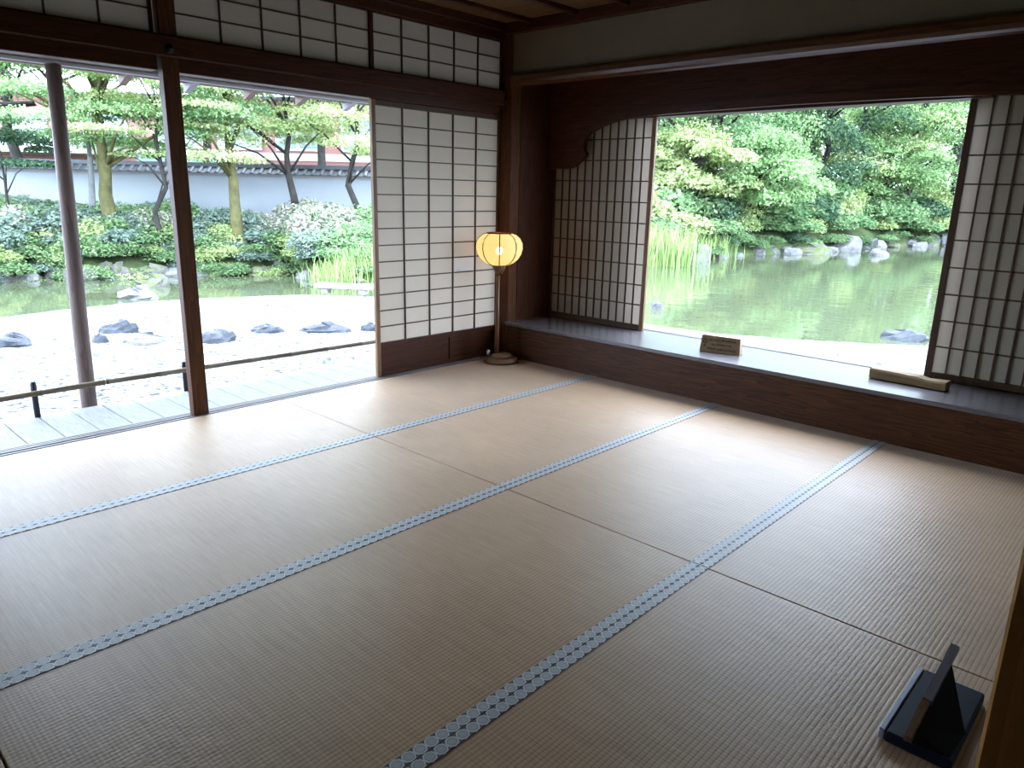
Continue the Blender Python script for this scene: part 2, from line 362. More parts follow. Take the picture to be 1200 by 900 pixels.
# ---- left wall (veranda side): sill, posts, lintel, beams
WLL = XR0
wl = tag(empty('wall_left', (-2.4, 0, 0), 'timber framed veranda side wall with posts, lintel and head beam', 'wall', kind='structure'))
sill = pbox('sill', (WLL, .12, -.048, .07, -.06, -.008), SILLW, wl, .003)
for y in (-.030, .004, .028, .052): pbox('sill_strip', (WLL, .12, y-.008, y+.008, -.009, .0005), SILLW, sill, .001)
POSTX = [(-2.428, -2.345), (-4.85, -4.752)]
for a, b in POSTX: pbox('post', (a, b, -.026, .030, -.05, 2.30), POSTW, wl, .003)
pbox('corner_post', (0, .10, -.10, .062, -.05, 2.36), POSTW, wl, .005)
segs = [(XR0, -4.852), (-4.752, -2.443), (-2.345, .0)]
for a, b in segs:
    pbox('lintel', (a, b, -.012, .075, 1.785, 1.855), WX, wl, .004)
    pbox('head_rail', (a, b, -.02, .07, 2.285, 2.34), WX, wl, .003)
pbox('head_beam', (XR0, 0.012, -.045, -.012, 1.850, 1.948), WX, wl, .006)
for a, b in segs: pbox('transom_sill', (a, b, -.03, .06, 1.944, 1.952), WX, wl, .001)
for x in (-2.394, .004):
    mb = MB().lathe([(.0, 0), (.022, 0), (.022, .006), (.012, .012), (0, .014)], (0, 0, 0), 6)
    v = [(x+p[0], -.045-p[2], 1.885+p[1]) for p in mb.v]; m2 = MB().add(v, mb.f); build(m2, 'nail_cover', METAL, wl)

# ---- lattice builder: bars and paper panes, every one its own part
def lattice(parent, along, u0, u1, z0, z1, nc, nr, plane, side, bw=.0075, bd=.012, skip=None, pane_mat=PAPER, special=None):
    """along 'x' or 'y'; plane = position of the paper; bars stand from the paper towards 'side' (+1/-1)"""
    du, dz = (u1-u0)/nc, (z1-z0)/nr
    def bx(ua, ub, pa, pb, za, zb):
        pa, pb = min(pa, pb), max(pa, pb)
        return (ua, ub, pa, pb, za, zb) if along == 'x' else (pa, pb, ua, ub, za, zb)
    p1 = plane+side*.001; p2 = plane+side*(.001+bd)
    mb = MB().box(*bx(-bw/2, bw/2, 0, bd, 0, z1-z0)); mev = mesh_of(mb.v, mb.f, 'bar'); mev.materials.append(LATW)
    mb = MB().box(*bx(-(u1-u0)/2, (u1-u0)/2, 0, bd*.8, -bw/2, bw/2)); meh = mesh_of(mb.v, mb.f, 'bar'); meh.materials.append(LATW)
    def pos(u, p, z): return (u, p, z) if along == 'x' else (p, u, z)
    lo = min(p1, p2)
    for i in range(1, nc): share('lattice_bar', mev, parent, pos(u0+i*du, lo, z0))
    for j in range(1, nr): share('lattice_bar', meh, parent, pos((u0+u1)/2, lo+(.0 if side > 0 else bd*.2), z0+j*dz))
    g = .0004; a, b = du/2-g, dz/2-g
    q = [(-a, 0, -b), (a, 0, -b), (a, 0, b), (-a, 0, b)] if along == 'x' else [(0, -a, -b), (0, a, -b), (0, a, b), (0, -a, b)]
    mep = mesh_of(q, [(0, 1, 2, 3)], 'pane'); mep.materials.append(pane_mat)
    mep2 = mesh_of(q, [(0, 1, 2, 3)], 'pane'); mep2.materials.append(PATCHP)
    for i in range(nc):
        for j in range(nr):
            share('paper_pane', mep2 if special and (i, j) in special else mep, parent, pos(u0+(i+.5)*du, plane, z0+(j+.5)*dz))

# ---- sliding shoji door
d1 = empty('door_1', (-.55, .03, 0), 'sliding shoji door of white paper panes over a dark wooden base panel', 'door', kind='structure')
DX0, DX1 = -1.150, .018; PY0, PY1 = .012, .040
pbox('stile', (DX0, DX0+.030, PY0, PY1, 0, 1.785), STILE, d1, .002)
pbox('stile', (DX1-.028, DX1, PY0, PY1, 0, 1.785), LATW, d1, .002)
pbox('rail', (DX0+.03, DX1-.028, PY0, PY1, 1.752, 1.785), LATW, d1, .002)
pbox('rail', (DX0+.03, DX1-.028, PY0, PY1, .198, .232), WX, d1, .002)
pbox('rail', (DX0+.03, DX1-.028, PY0, PY1, 0, .030), WX, d1, .002)
xm = (DX0+DX1)/2+.08
pbox('muntin', (xm-.012, xm+.012, PY0, PY1, .03, .198), WZ, d1, .002)
pbox('base_panel', (DX0+.03, xm-.012, PY0+.008, PY1-.008, .03, .198), WX, d1, .001)
pbox('base_panel', (xm+.012, DX1-.028, PY0+.008, PY1-.008, .03, .198), WX, d1, .001)
lattice(d1, 'x', DX0+.03, DX1-.028, .232, 1.752, 5, 14, .034, -1, special={(3, 4)})
st = build(MB().lathe([(.0, 0), (.013, 0), (.013, .001), (0, .001)], (0, 0, 0), 10), 'paper_sticker', CREAM, d1)
st.rotation_euler = (math.pi/2, 0, 0); p = on(537, 317, 1, .032); st.location = Vector(p)-wloc(d1)
d2 = empty('door_2_added', (-4.15, .05, 0), 'unseen shoji door added to cut light at the far end of the veranda opening', 'door', kind='structure')  # out-of-view leaf added to dim the floor near the camera
EX0, EX1, QY0, QY1 = -4.752, -3.56, .012, .040
for a in (EX0, EX1-.03): pbox('stile', (a, a+.03, QY0, QY1, 0, 1.785), LATW, d2, .002)
for a, b in ((1.752, 1.785), (.198, .232), (0, .03)): pbox('rail', (EX0+.03, EX1-.03, QY0, QY1, a, b), LATW, d2, .002)
pbox('base_panel', (EX0+.03, EX1-.03, QY0+.008, QY1-.008, .03, .198), WX, d2, .001)
lattice(d2, 'x', EX0+.03, EX1-.03, .232, 1.752, 5, 14, .034, -1)
pbox('plaster_panel', (XR0, -4.852, .0, .05, -.05, 2.34), PLASTER, wl, .002)  # unseen infill added alongside that leaf to keep daylight out
# ---- transom lattice windows
TR = [(-4.752, -3.60), (-3.60, -2.443), (-2.345, -1.145), (-1.145, -.0)]
tl = ['paper transom window far along the wall past the tall post', 'paper transom window just past the tall post', 'paper transom window between the tall post and the door', 'paper transom window above the sliding shoji door']
for i, (a, b) in enumerate(TR):
    t = empty('window_%d' % (i+1), ((a+b)/2, .02, 1.952), tl[i], 'window', kind='structure')
    fw = .014
    pbox('frame', (a, a+fw, .0, .03, 1.952, 2.285), WZ, t, .001); pbox('frame', (b-fw, b, .0, .03, 1.952, 2.285), WZ, t, .001)
    pbox('frame', (a+fw, b-fw, .0, .03, 1.952, 1.960), WX, t, .001); pbox('frame', (a+fw, b-fw, .0, .03, 2.277, 2.285), WX, t, .001)
    lattice(t, 'x', a+fw, b-fw, 1.960, 2.277, 5, 3, .018, -1)

# ---- right wall: plaster band, picture rail, alcove with carved arch board
RWY0 = -3.87
wr = empty('wall_right', (0, -1.9, 0), 'window side wall with plaster band, long timber rail and carved arch board', 'wall', kind='structure')
pbox('plaster_panel', (.004, .06, RWY0, -.10, 2.05, 2.34), PLASTER, wr, .001)
# long rounded rail
prof = [(.02, 2.045), (.02, 1.985), (-.005, 1.975), (-.022, 1.985), (-.030, 2.005), (-.030, 2.035), (-.022, 2.052), (.02, 2.056)]
build(MB().prism(prof, 1, RWY0, -.10), 'rail', wood('rail_wood', 'y', (.04, .016, .006), (.09, .038, .016), .26, .5), wr)
pbox('rail_back', (.018, .09, RWY0, -.10, 1.98, 2.06), WY, wr, .003)
pbox('side_panel', (.10, .60, -.10, -.075, .27, 2.12), WZ, wr, .001)
pbox('alcove_ceiling', (.08, .66, RWY0, -.075, 2.10, 2.13), WY, wr, .001)
pbox('end_panel', (.0, .60, RWY0-.0, RWY0+.03, .27, 2.12), WZ, wr, .001)
AX = .44
def arch_pts():
    ctrl = [(-.10, 1.425), (-.288, 1.424), (-.335, 1.432), (-.375, 1.450), (-.415, 1.478), (-.452, 1.500), (-.472, 1.520), (-.462, 1.540), (-.444, 1.562), (-.437, 1.585), (-.441, 1.612), (-.458, 1.638), (-.485, 1.663), (-.528, 1.688), (-.583, 1.710), (-.64, 1.728), (-.70, 1.742), (-.77, 1.754), (-.85, 1.762), (-.95, 1.767), (-1.10, 1.772), (-1.35, 1.777), (-1.98, 1.782)]
    full = list(ctrl)
    m = -1.985*2
    for y, z in reversed(ctrl[:-1]): full.append((m-y, z))
    return [p for p in full if p[0] >= RWY0+.03]+[(RWY0+.03, 1.425)]
AP = arch_pts()
def strip_prism(lower, upper, x0, x1):
    n = len(lower); v = []; f = []
    for (a, b) in zip(lower, upper): v += [(x0, *a), (x0, *b), (x1, *a), (x1, *b)]
    for i in range(n-1):
        o, p = 4*i, 4*i+4
        f += [(o, p, p+1, o+1), (o+2, o+3, p+3, p+2), (o, o+2, p+2, p), (o+1, p+1, p+3, o+3)]
    f += [(0, 1, 3, 2), (4*n-4, 4*n-2, 4*n-1, 4*n-3)]
    return MB().add(v, f)
up = []
AV = [Vector(p) for p in AP]
for i, p in enumerate(AV):                                    # rim follows the carved edge
    d = (AV[min(i+1, len(AV)-1)]-AV[max(i-1, 0)]).normalized(); n = Vector((d.y, -d.x))
    n = Vector((d.y, -d.x)); up.append((p.x+.036*n.x, p.y+(.036 if i < 14 or p.x < -3.3 else .055)*n.y))
build(strip_prism(AP, up, AX-.022, AX+.01), 'arch_rim', WY, wr)
build(MB().prism([(a[0], a[1]+.003) for a in AP]+[(RWY0+.03, 2.105), (-.10, 2.105)], 0, AX-.008, AX+.006), 'arch_board', WY, wr)
pbox('window_head', (.47, .60, -3.0, -.10, 1.765, 1.80), WY, wr, .002)
# outer wall of the alcove beside the opening
pbox('outer_board', (.635, .66, -.88, -.05, -.1, 2.13), WZ, wr, .001)
pbox('outer_board', (.635, .66, RWY0, -2.94, -.1, 2.13), WZ, wr, .001)
pbox('outer_board', (.635, .66, -2.94, -.88, 1.80, 2.13), WY, wr, .001)
pbox('outer_board', (.635, .66, -2.94, -.88, -.45, .20), WY, wr, .001)
# ---- ledge
lg = empty('alcove_ledge', (.3, -1.95, 0), 'long dark wooden window ledge with glossy top running along the wall', 'ledge')
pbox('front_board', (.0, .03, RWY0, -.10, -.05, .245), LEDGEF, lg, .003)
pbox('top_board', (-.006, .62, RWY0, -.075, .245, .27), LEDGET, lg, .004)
pbox('track_strip', (.555, .563, RWY0, -.075, .27, .274), LEDGET, lg, .001)
pbox('outer_sill', (.60, .70, -2.97, -.95, .20, .262), SILLW, lg, .004)
# ---- alcove shoji
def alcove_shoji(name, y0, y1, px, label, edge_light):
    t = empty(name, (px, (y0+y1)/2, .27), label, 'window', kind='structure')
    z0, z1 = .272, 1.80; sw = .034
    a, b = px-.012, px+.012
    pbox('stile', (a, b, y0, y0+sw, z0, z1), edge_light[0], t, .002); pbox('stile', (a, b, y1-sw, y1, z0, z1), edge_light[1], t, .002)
    pbox('rail', (a, b, y0+sw, y1-sw, z0, z0+.038), LATW, t, .002); pbox('rail', (a, b, y0+sw, y1-sw, z1-.02, z1), LATW, t, .002)
    lattice(t, 'y', y0+sw, y1-sw, z0+.038, z1-.02, 12, 10, px+.004, -1, .0085, .010)
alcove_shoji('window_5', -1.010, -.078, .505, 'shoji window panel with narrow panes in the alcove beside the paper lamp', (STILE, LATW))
alcove_shoji('window_6', -3.83, -2.895, .535, 'shoji window panel with narrow panes beside the raw timber block', (LATW, LATW))

# ---- ceiling: boards and battens
ce = empty('ceiling', (-2.8, -1.9, 2.39), 'dark timber ceiling of boards crossed by slim battens', 'ceiling', kind='structure')
bw = .225
mb = MB().box(-bw/2+.0015, bw/2-.0015, -1.99, 1.99, 0, .012, bev=.0025); mec = mesh_of(mb.v, mb.f, 'board'); mec.materials.append(CEILW)
x = -.13+bw/2
while x > XR0-.1:
    share('ceiling_board', mec, ce, (x, -1.93, 2.388)); x -= bw
mb = MB().box(XR0, .0, -.017, .017, 0, .032, bev=.005); meb = mesh_of([(a-XR0/2, b, c) for a, b, c in mb.v], mb.f, 'batten'); meb.materials.append(WX)
y = -.29
while y > -3.85: share('batten', meb, ce, (XR0/2, y, 2.357)); y -= .40
pbox('cornice', (XR0, .06, -.062, .07, 2.335, 2.40), WX, ce, .004)
pbox('cornice', (-.04, .06, RWY0, -.06, 2.318, 2.40), WY, ce, .004)
pbox('cornice', (XR0, .0, RWY0-.05, RWY0+.05, 2.335, 2.40), WX, ce, .004)
pbox('roof_deck', (XR0-2.4, .72, -6.4, .45, 2.42, 2.60), WX, ce, .004)

# ---- walls behind and beside the camera, with the post at the opening
wf = empty('wall_front', (-1.5, -3.9, 0), 'papered wall ending in a brown post beside the opening', 'wall', kind='structure')
pbox('post', (-3.062, -2.955, -3.975, -3.851, -.05, 2.36), wood('near_post_wood', 'z', (.42, .19, .05), (.62, .31, .09), .5, .3), wf, .004)
pbox('screen_panel', (-2.955, .06, -3.94, -3.90, -.05, 2.36), FUSUMA, wf, .002)
pbox('lintel', (XR0, -3.062, -3.95, -3.88, 1.78, 2.36), PLASTER, wf, .003)
pbox('threshold', (XR0, .0, -3.95, -3.822, -.10, -.002), SUBF, wf, .002)
wbk = build(MB().box(XR0-.14, XR0-.06, -6.3, .07, -.1, 2.42), 'wall_back', FUSUMA); tag(wbk, 'plain papered wall at the far end of the room', 'wall', kind='structure')
build(MB().box(XR0, .7, -6.35, -3.95, -.16, -.06), 'floor_corridor', SUBF); tag(bpy.data.objects['floor_corridor'], 'dark board floor of the adjoining corridor', 'floor', kind='structure')
w2 = build(MB().box(XR0-.14, .7, -6.43, -6.35, -.1, 2.42), 'wall_corridor', PLASTER); tag(w2, 'plaster wall of the adjoining corridor', 'wall', kind='structure')
w3 = build(MB().box(.06, .14, -6.35, -3.87, -.1, 2.42), 'wall_corridor_end', PLASTER); tag(w3, 'plaster end wall of the adjoining corridor', 'wall', kind='structure')

# ================================================================== things in the room
# ---- floor lamp
LX, LY = -.205, -.200
lamp = empty('floor_lamp', (LX, LY, 0), 'standing paper lamp with glowing ribbed globe shade on a wooden pole', 'lamp')
build(MB().lathe([(.10, 0), (.128, .006), (.132, .02), (.124, .036), (.108, .042), (0.09, .042)], (LX+.02, LY-.02, 0), 20, 1.0, 1.0), 'base', BURL, lamp, True)
build(MB().lathe([(.078, .040), (.082, .050), (.072, .062), (.05, .070), (.02, .072)], (LX+.02, LY-.02, 0), 18, 1.15, .9), 'base_block', BURL, lamp, True)
build(MB().tube([(LX-.005, LY+.005, .06), (LX-.004, LY+.004, .70)], [.0165, .0145], 10), 'pole', LAMPW, lamp, True)
build(MB().lathe([(.018, .655), (.040, .690), (.048, .712), (.048, .726), (.02, .726)], (LX, LY, 0), 16), 'shade_holder', LAMPW, lamp, True)
build(MB().lathe([(.012, 0), (.014, .004), (.014, .03), (.008, .036), (.003, .038)], (LX-.055, LY+.045, .058), 10), 'switch_knob', CHROME, lamp, True)
SR = [(.062, .726), (.105, .744), (.138, .772), (.160, .808), (.170, .848), (.168, .885), (.150, .920), (.120, .944), (.088, .953)]
def shade_r(z):
    zs = [q[1] for q in SR]; return float(np.interp(z, zs, [q[0] for q in SR]))
sv, sf = [], []; SEG = 48
for r, z in SR:
    for k in range(SEG):
        a = 2*math.pi*k/SEG; lobe = 1+.028*(abs(math.sin(a*4))-.5); sv.append((LX+r*lobe*math.cos(a), LY+r*lobe*math.sin(a), z))
for i in range(len(SR)-1):
    for k in range(SEG): sf.append((i*SEG+k, i*SEG+(k+1) % SEG, (i+1)*SEG+(k+1) % SEG, (i+1)*SEG+k))
build(MB().add(sv, sf), 'lamp_shade', LAMPP, lamp, True)
for k in range(8):
    a = 2*math.pi*k/8
    build(MB().tube([(LX+(r*.99)*math.cos(a), LY+(r*.99)*math.sin(a), z) for r, z in SR], .0042, 5), 'rib', LATW, lamp, True)
def ring(r, z, rad, name, mat, sub=24):
    pts = [(LX+r*math.cos(2*math.pi*k/sub), LY+r*math.sin(2*math.pi*k/sub), z) for k in range(sub+1)]
    build(MB().tube(pts, rad, 6, False), name, mat, lamp, True)
ring(.090, .955, .006, 'top_ring', WX); ring(.062, .728, .006, 'bottom_ring', WX)
bm, bnt, bb = new_mat('bulb_glow'); bb.inputs['Emission Color'].default_value = (1, .72, .38, 1); bb.inputs['Emission Strength'].default_value = 4.0
build(MB().lathe([(.006, -.03), (.018, -.02), (.026, 0), (.020, .02), (.006, .029)], (LX, LY, .83), 12), 'bulb', bm, lamp, True)
pl = bpy.data.lights.new('lamp_light', 'POINT'); pl.energy = .095; pl.color = (1, .78, .50); pl.shadow_soft_size = .03
plo = bpy.data.objects.new('lamp_light', pl); COL.objects.link(plo); plo.parent = lamp; plo.location = (0.0, 0.0, .875)
cord = [(LX+.14, LY-.08, .012), (LX+.19, LY-.10, .008), (LX+.205, LY-.04, .006), (LX+.19, LY+.05, .005), (LX+.17, LY+.12, .005)]
build(MB().tube(cord, .004, 6), 'cord', BLACKP, lamp, True)

# ---- engraved wooden sign block on the ledge
A = on(819.5, 411, 2, .271); B = on(866.5, 417, 2, .271); d = (B-A); d[2] = 0; LS = np.linalg.norm(d); d /= LS; nb = np.array([-d[1], d[0], 0]); nb = nb if nb[0] > 0 else -nb
def SP(u, v, w): return A+d*u+nb*v+np.array([0, 0, w])   # along, back, up
sg = empty('wooden_sign', tuple(A+d*LS/2), 'small engraved wooden sign block standing on the window ledge', 'sign')
HS = .105
top = .012
vv = [SP(0, 0, 0), SP(LS, 0, 0), SP(LS, .075, 0), SP(0, .075, 0), SP(.004, .026, HS), SP(LS-.010, .026, HS-.004), SP(LS-.012, .058, HS-.006), SP(.006, .058, HS-.002)]
build(MB().add(vv, [(0, 3, 2, 1), (4, 5, 6, 7), (0, 1, 5, 4), (1, 2, 6, 5), (2, 3, 7, 6), (3, 0, 4, 7)]), 'block', SIGNW, sg)
rs = random.Random(3)
def face_pt(u, w, e=.0012): return SP(u, .026*w/HS-e, w)
def stroke(mb, u0, w0, u1, w1, th):
    dx, dw = u1-u0, w1-w0; l = math.hypot(dx, dw) or 1; nx, nw = -dw/l*th, dx/l*th
    q = [(u0+nx, w0+nw), (u1+nx, w1+nw), (u1-nx, w1-nw), (u0-nx, w0-nw)]
    mb.add([face_pt(u, w) for u, w in q]+[face_pt(u, w, -.001) for u, w in q], [(0, 1, 2, 3), (0, 4, 5, 1), (1, 5, 6, 2), (2, 6, 7, 3), (3, 7, 4, 0)])
for w, ua, ub, h in ((.078, .055, LS-.035, .012), (.050, .075, LS-.060, .010), (.022, .050, LS-.035, .011)):
    mb = MB(); u = ua
    while u < ub:
        cw = rs.uniform(.006, .011)
        for _ in range(4):
            if rs.random() < .5: stroke(mb, u+rs.uniform(0, cw*.3), w+rs.uniform(-h, h)*.5, u+cw*.9, w+rs.uniform(-h, h)*.5, .0009)
            else:
                k = u+rs.uniform(0, cw*.9); stroke(mb, k, w-h*.55, k+rs.uniform(-.001, .001), w+h*.55, .0009)
        u += cw+.002
    build(mb, 'lettering', INK, sg)
mb = MB()
for k in range(12):
    a, b = 2*math.pi*k/12, 2*math.pi*(k+1)/12; stroke(mb, .028+.014*math.cos(a), .068+.016*math.sin(a), .028+.014*math.cos(b), .068+.016*math.sin(b), .0022)
for k in range(6):
    a = math.pi*k/3; stroke(mb, .028+.004*math.cos(a), .068+.004*math.sin(a), .028+.009*math.cos(a), .068+.010*math.sin(a), .002)
stroke(mb, .022, .042, .036, .046, .002); stroke(mb, .024, .036, .036, .038, .0015)
build(mb, 'emblem', INK, sg)

# ---- raw timber block on the ledge
A2 = on(1018, 442, 2, .2745); B2 = on(1107, 458.5, 2, .2745); d2 = B2-A2; d2[2] = 0; L2 = np.linalg.norm(d2); d2 /= L2; n2 = np.array([-d2[1], d2[0], 0]); n2 = n2 if n2[0] > 0 else -n2
mb = MB(); NS = 9; rs = random.Random(5); rings = []
for i in range(NS):
    u = L2*i/(NS-1); e = rs.uniform(-.004, .004)
    q = A2+d2*u
    hgt = .052+e-.010*i/(NS-1)
    for v, w in ((0, 0), (-.002, hgt*.8), (.006, hgt), (.075+e, hgt*1.02), (.088, hgt*.8), (.086, 0)): rings.append(q+n2*v+np.array([0, 0, w]))
fs = [(i*6+k, i*6+(k+1) % 6, (i+1)*6+(k+1) % 6, (i+1)*6+k) for i in range(NS-1) for k in range(6)]+[(5, 4, 3, 2, 1, 0), tuple(range((NS-1)*6, NS*6))]
tb = build(MB().add(rings, fs), 'timber_block', BARW); tag(tb, 'rough split timber block lying on the glossy window ledge', 'wood block')

# ---- black notice stand on the mat
ns = empty('notice_stand', (-2.2, -3.67, 0), 'black lacquered stand with slanted grey and brown slat on the mat', 'stand')
pbox('base_board', (-2.36, -2.03, -3.745, -3.603, 0, .030), NAVY, ns, .005)
pbox('base_edge', (-2.358, -2.032, -3.6032, -3.590, .003, .0315), plain('painted_edge_glint', (.30, .33, .40), .3, .5, .05), ns, .002)  # pale colour paints the daylight caught on the base's left bevel
def slat(xa, za, xb, zb, mat, name, y0=-3.668, y1=-3.652, t=.014):
    v = []
    for x, z in ((xa, za), (xb, zb)):
        for y, q in ((y0, z), (y1, z+.002), (y1, z-t), (y0, z-t)): v.append((x, y, q))
    build(MB().add(v, [(3, 2, 1, 0), (4, 5, 6, 7), (0, 1, 5, 4), (1, 2, 6, 5), (2, 3, 7, 6), (3, 0, 4, 7)]), name, mat, ns)
slat(-2.405, .075, -2.275, .098, LAMPW, 'wooden_slat'); slat(-2.275, .101, -2.045, .138, GREYP, 'grey_slat', -3.672, -3.653)
Bp = on(1113, 890, 2, .031); Cp = on(1131, 860, 2, .031)
wv = [(-2.36, -3.650, .031), (-2.36, -3.650, .066), (-2.10, -3.652, .112), (-2.10, -3.655, .031), (Bp[0]+.004, Bp[1]+.002, .031), (Cp[0], Cp[1], .031), (-2.36, -3.668, .066), (-2.10, -3.672, .112)]
build(MB().add(wv, [(0, 1, 2, 3), (0, 4, 6, 1), (1, 6, 7, 2), (6, 4, 5, 7), (3, 2, 7, 5), (0, 3, 5, 4)]), 'wedge', BLACK, ns)

# ================================================================== veranda and eave
ve = empty('veranda', (-2, .35, -.03), 'narrow veranda of pale grey boards outside the sill', 'veranda')
vw = .1655
mb = MB().box(-vw/2+.002, vw/2-.002, .075, .648, -.035, 0, bev=.003); mev = mesh_of([(a, b-.36, c) for a, b, c in mb.v], mb.f, 'plank'); mev.materials.append(GREYW)
x = -2.854-vw/2+vw*18
while x > XR0:
    share('plank', mev, ve, (x, .36, -.03)); x -= vw
pbox('edge_joist', (XR0, .1, .60, .64, -.16, -.066), GREYW, ve, .003)
for x in np.arange(XR0+.3, .1, 1.2): pbox('stub_post', (x-.04, x+.04, .58, .64, -.52, -.16), GREYW, ve, .003)
cx, cyy = on(107, 476, 2, -.05)[:2]
col = build(MB().tube([(cx-.012, cyy, -.36), (cx-.006, cyy, .3), (cx+.012, cyy, 1.1), (cx+.030, cyy, 1.90)], [.044, .043, .040, .038], 14), 'eave_column', LOGW, None, True)
tag(col, 'slender round log column holding up the eave beam', 'column')
pst = build(MB().lathe([(.13, -.56), (.16, -.45), (.13, -.37), (.06, -.355)], (cx-.01, cyy, 0), 12), 'footing_stone', ROCKL, None, True); tag(pst, 'rounded footing stone under the log column', 'stone')
ev = empty('eave', (-2, .9, 1.9), 'low roof eave with pale beam and short rafters over the veranda', 'eave')
def rbox(name, pts, mat): build(MB().prism(pts, 0, XR0, 1.6), name, mat, ev)
pbox('beam', (XR0, .62, cyy-.045, cyy+.045, 1.845, 2.035), EAVEG, ev, .012)
EY, EZ = 1.30, 1.842     # rafter tip
sl = (2.04-EZ)/(EY-cyy)
def zr(y): return EZ+(EY-y)*sl
def rafter(xc, mat, w=.045):
    v = [(xc+s*w/2, y, z) for y, z in ((.10, zr(.10)), (EY, EZ), (EY, EZ+.07), (.10, zr(.10)+.07)) for s in (-1, 1)]
    build(MB().add(v, [(0, 1, 3, 2), (2, 3, 5, 4), (4, 5, 7, 6), (6, 7, 1, 0), (0, 2, 4, 6), (1, 7, 5, 3)]), 'rafter', mat, ev)
rx = [(on(p, q, 1, EY)[0], m) for p, q, m in ((-75, 88, EAVEB), (143, 97, EAVEB), (219, 104, EAVEG), (289, 112, EAVEB), (349, 118, EAVEB), (404, 123, EAVEG))]
for x, m in rx: rafter(x, m)
for k in range(2): rafter(rx[-1][0]+.42*(k+1), EAVEB); rafter(rx[0][0]-.42*(k+1), EAVEB)
rbox('fascia', [(EY-.035, EZ+.064), (EY+.006, EZ+.062), (EY+.006, EZ+.125), (EY-.035, EZ+.128)], EAVEB)
rbox('roof_board', [(.10, zr(.10)+.071), (EY-.036, zr(EY-.036)+.071), (EY-.036, EZ+.128), (EY+.03, EZ+.128), (EY+.03, EZ+.16), (.10, zr(.10)+.14)], EAVEB)
# bamboo barrier
def bpost(x, top, lab):
    o = build(MB().lathe([(.016, -.03), (.016, top-.012), (.012, top)], (x, .628, 0), 10), 'barrier_post', BLACKP, None, True); tag(o, lab, 'post')
bpost(-3.022, .172, 'short black barrier post at the veranda edge near the log column')
bpost(-2.195, .160, 'short black barrier post at the veranda edge behind the tall wooden post')
def bamboo(pts, lab):
    P0, P1 = np.array(pts[0]), np.array(pts[1]); n = max(4, int(np.linalg.norm(P1-P0)/.28)); q = []; r = []
    for i in range(n+1):
        c = P0+(P1-P0)*i/n
        for e, k in ((-.006, .0165), (0, .019), (.006, .0165)):
            q.append(tuple(c+(P1-P0)/np.linalg.norm(P1-P0)*e)); r.append(k)
    o = build(MB().tube(q, r, 8), 'bamboo_pole', BAMB, None, True); tag(o, lab, 'bamboo pole', 'bamboo barrier poles')
p1 = on(122, 448, 1, .598)
bamboo([(-4.6, .600, .094), (p1[0], .600, p1[2])], 'dry bamboo pole lashed across the log column, ending beside it')
bamboo([(p1[0]+.02, .602, p1[2]+.0), (.02, .602, .098)], 'dry bamboo pole running past the tall wooden post along the veranda')

# ================================================================== garden ground and pond
GZ, WZL = -.5, -.6
shore = [(-16, 6.4), (-9, 6.9), (-5, 7.05), (-1.76, 7.43), (-.59, 7.93), (.98, 7.75), (2.24, 7.3), (3.3, 6.3), (4.1, 4.6), (4.55, 3.0), (4.75, 1.62), (5.03, 0), (5.55, -.85), (6.2, -1.5), (7.0, -4), (7.3, -9), (7.3, -14)]
sh = []
for i in range(len(shore)-1):
    a, b = np.array(shore[i]), np.array(shore[i+1]); n = max(2, int(np.linalg.norm(b-a)/.25))
    for k in range(n): sh.append(a+(b-a)*k/n)
sh.append(np.array(shore[-1])); sh = np.array(sh)
for _ in range(6): sh[1:-1] = (sh[:-2]+2*sh[1:-1]+sh[2:])/4
wob = np.convolve(RNG.normal(0, .12, len(sh)), np.ones(5)/5, 'same'); cc = np.array([-3, -3.]); dv = sh-cc; dv /= np.linalg.norm(dv, axis=1)[:, None]
sh = sh+dv*wob[:, None]
inner = [(-16, -14), (-16, 6)]
mb = MB(); n = len(sh); lv = [(-1.0, GZ), (0, GZ-.02), (.25, GZ-.09), (.9, -.85)]
V = []; 
V += [(p[0]*0+(-3+(p[0]+3)*.02), -3+(p[1]+3)*.02, GZ) for p in sh]
for o, z in [(-2.2, GZ)]+lv: V += [(p[0]+q[0]*o, p[1]+q[1]*o, z) for p, q in zip(sh, dv)]
F = [(r*n+i, r*n+i+1, (r+1)*n+i+1, (r+1)*n+i) for r in range(len(lv)+1) for i in range(n-1)]
g = link('ground_gravel', mesh_of(V, F, 'gravel', True), GRAVEL); tag(g, 'raked white gravel shore around the house', 'gravel', kind='structure')
pd = link('pond', mesh_of([(-60, -40, WZL), (90, -40, WZL), (90, 60, WZL), (-60, 60, WZL)], [(0, 1, 2, 3)]), WATER); tag(pd, 'still greenish garden pond reflecting the trees', 'pond', kind='structure')
# far bank, by azimuth around the house
FARP = [(-400, 345, None), (-200, 340, None), (-100, 338, None), (0, 332, None), (60, 326, None), (120, 328, None), (200, 323, None), (280, 322, None), (345, 320, None), (372, 333, None), (440, 336, None)]
AZ = []; RR = []
for px, py, _ in FARP:
    X = on(px, py, 2, WZL); AZ.append(math.atan2(X[1]-CAM[1], X[0]-CAM[0])); RR.append(math.hypot(X[0]-CAM[0], X[1]-CAM[1]))
for px, r in ((560, 17.5), (680, 19.5), (765, 21), (810, 22.5), (870, 25), (940, 27.5), (1000, 31), (1060, 35), (1120, 38), (1250, 42), (1500, 46)):
    AZ.append(az_of(px)); RR.append(r)
AZ = np.array(AZ); RR = np.array(RR); o_ = np.argsort(AZ); AZ, RR = AZ[o_], RR[o_]
def shore_r(a): return float(np.interp(a, AZ, RR))
def bank_h(d): return -.80+.55*(1-math.exp(-max(d, 0)/.5))+.17*min(max(d, 0), 9)
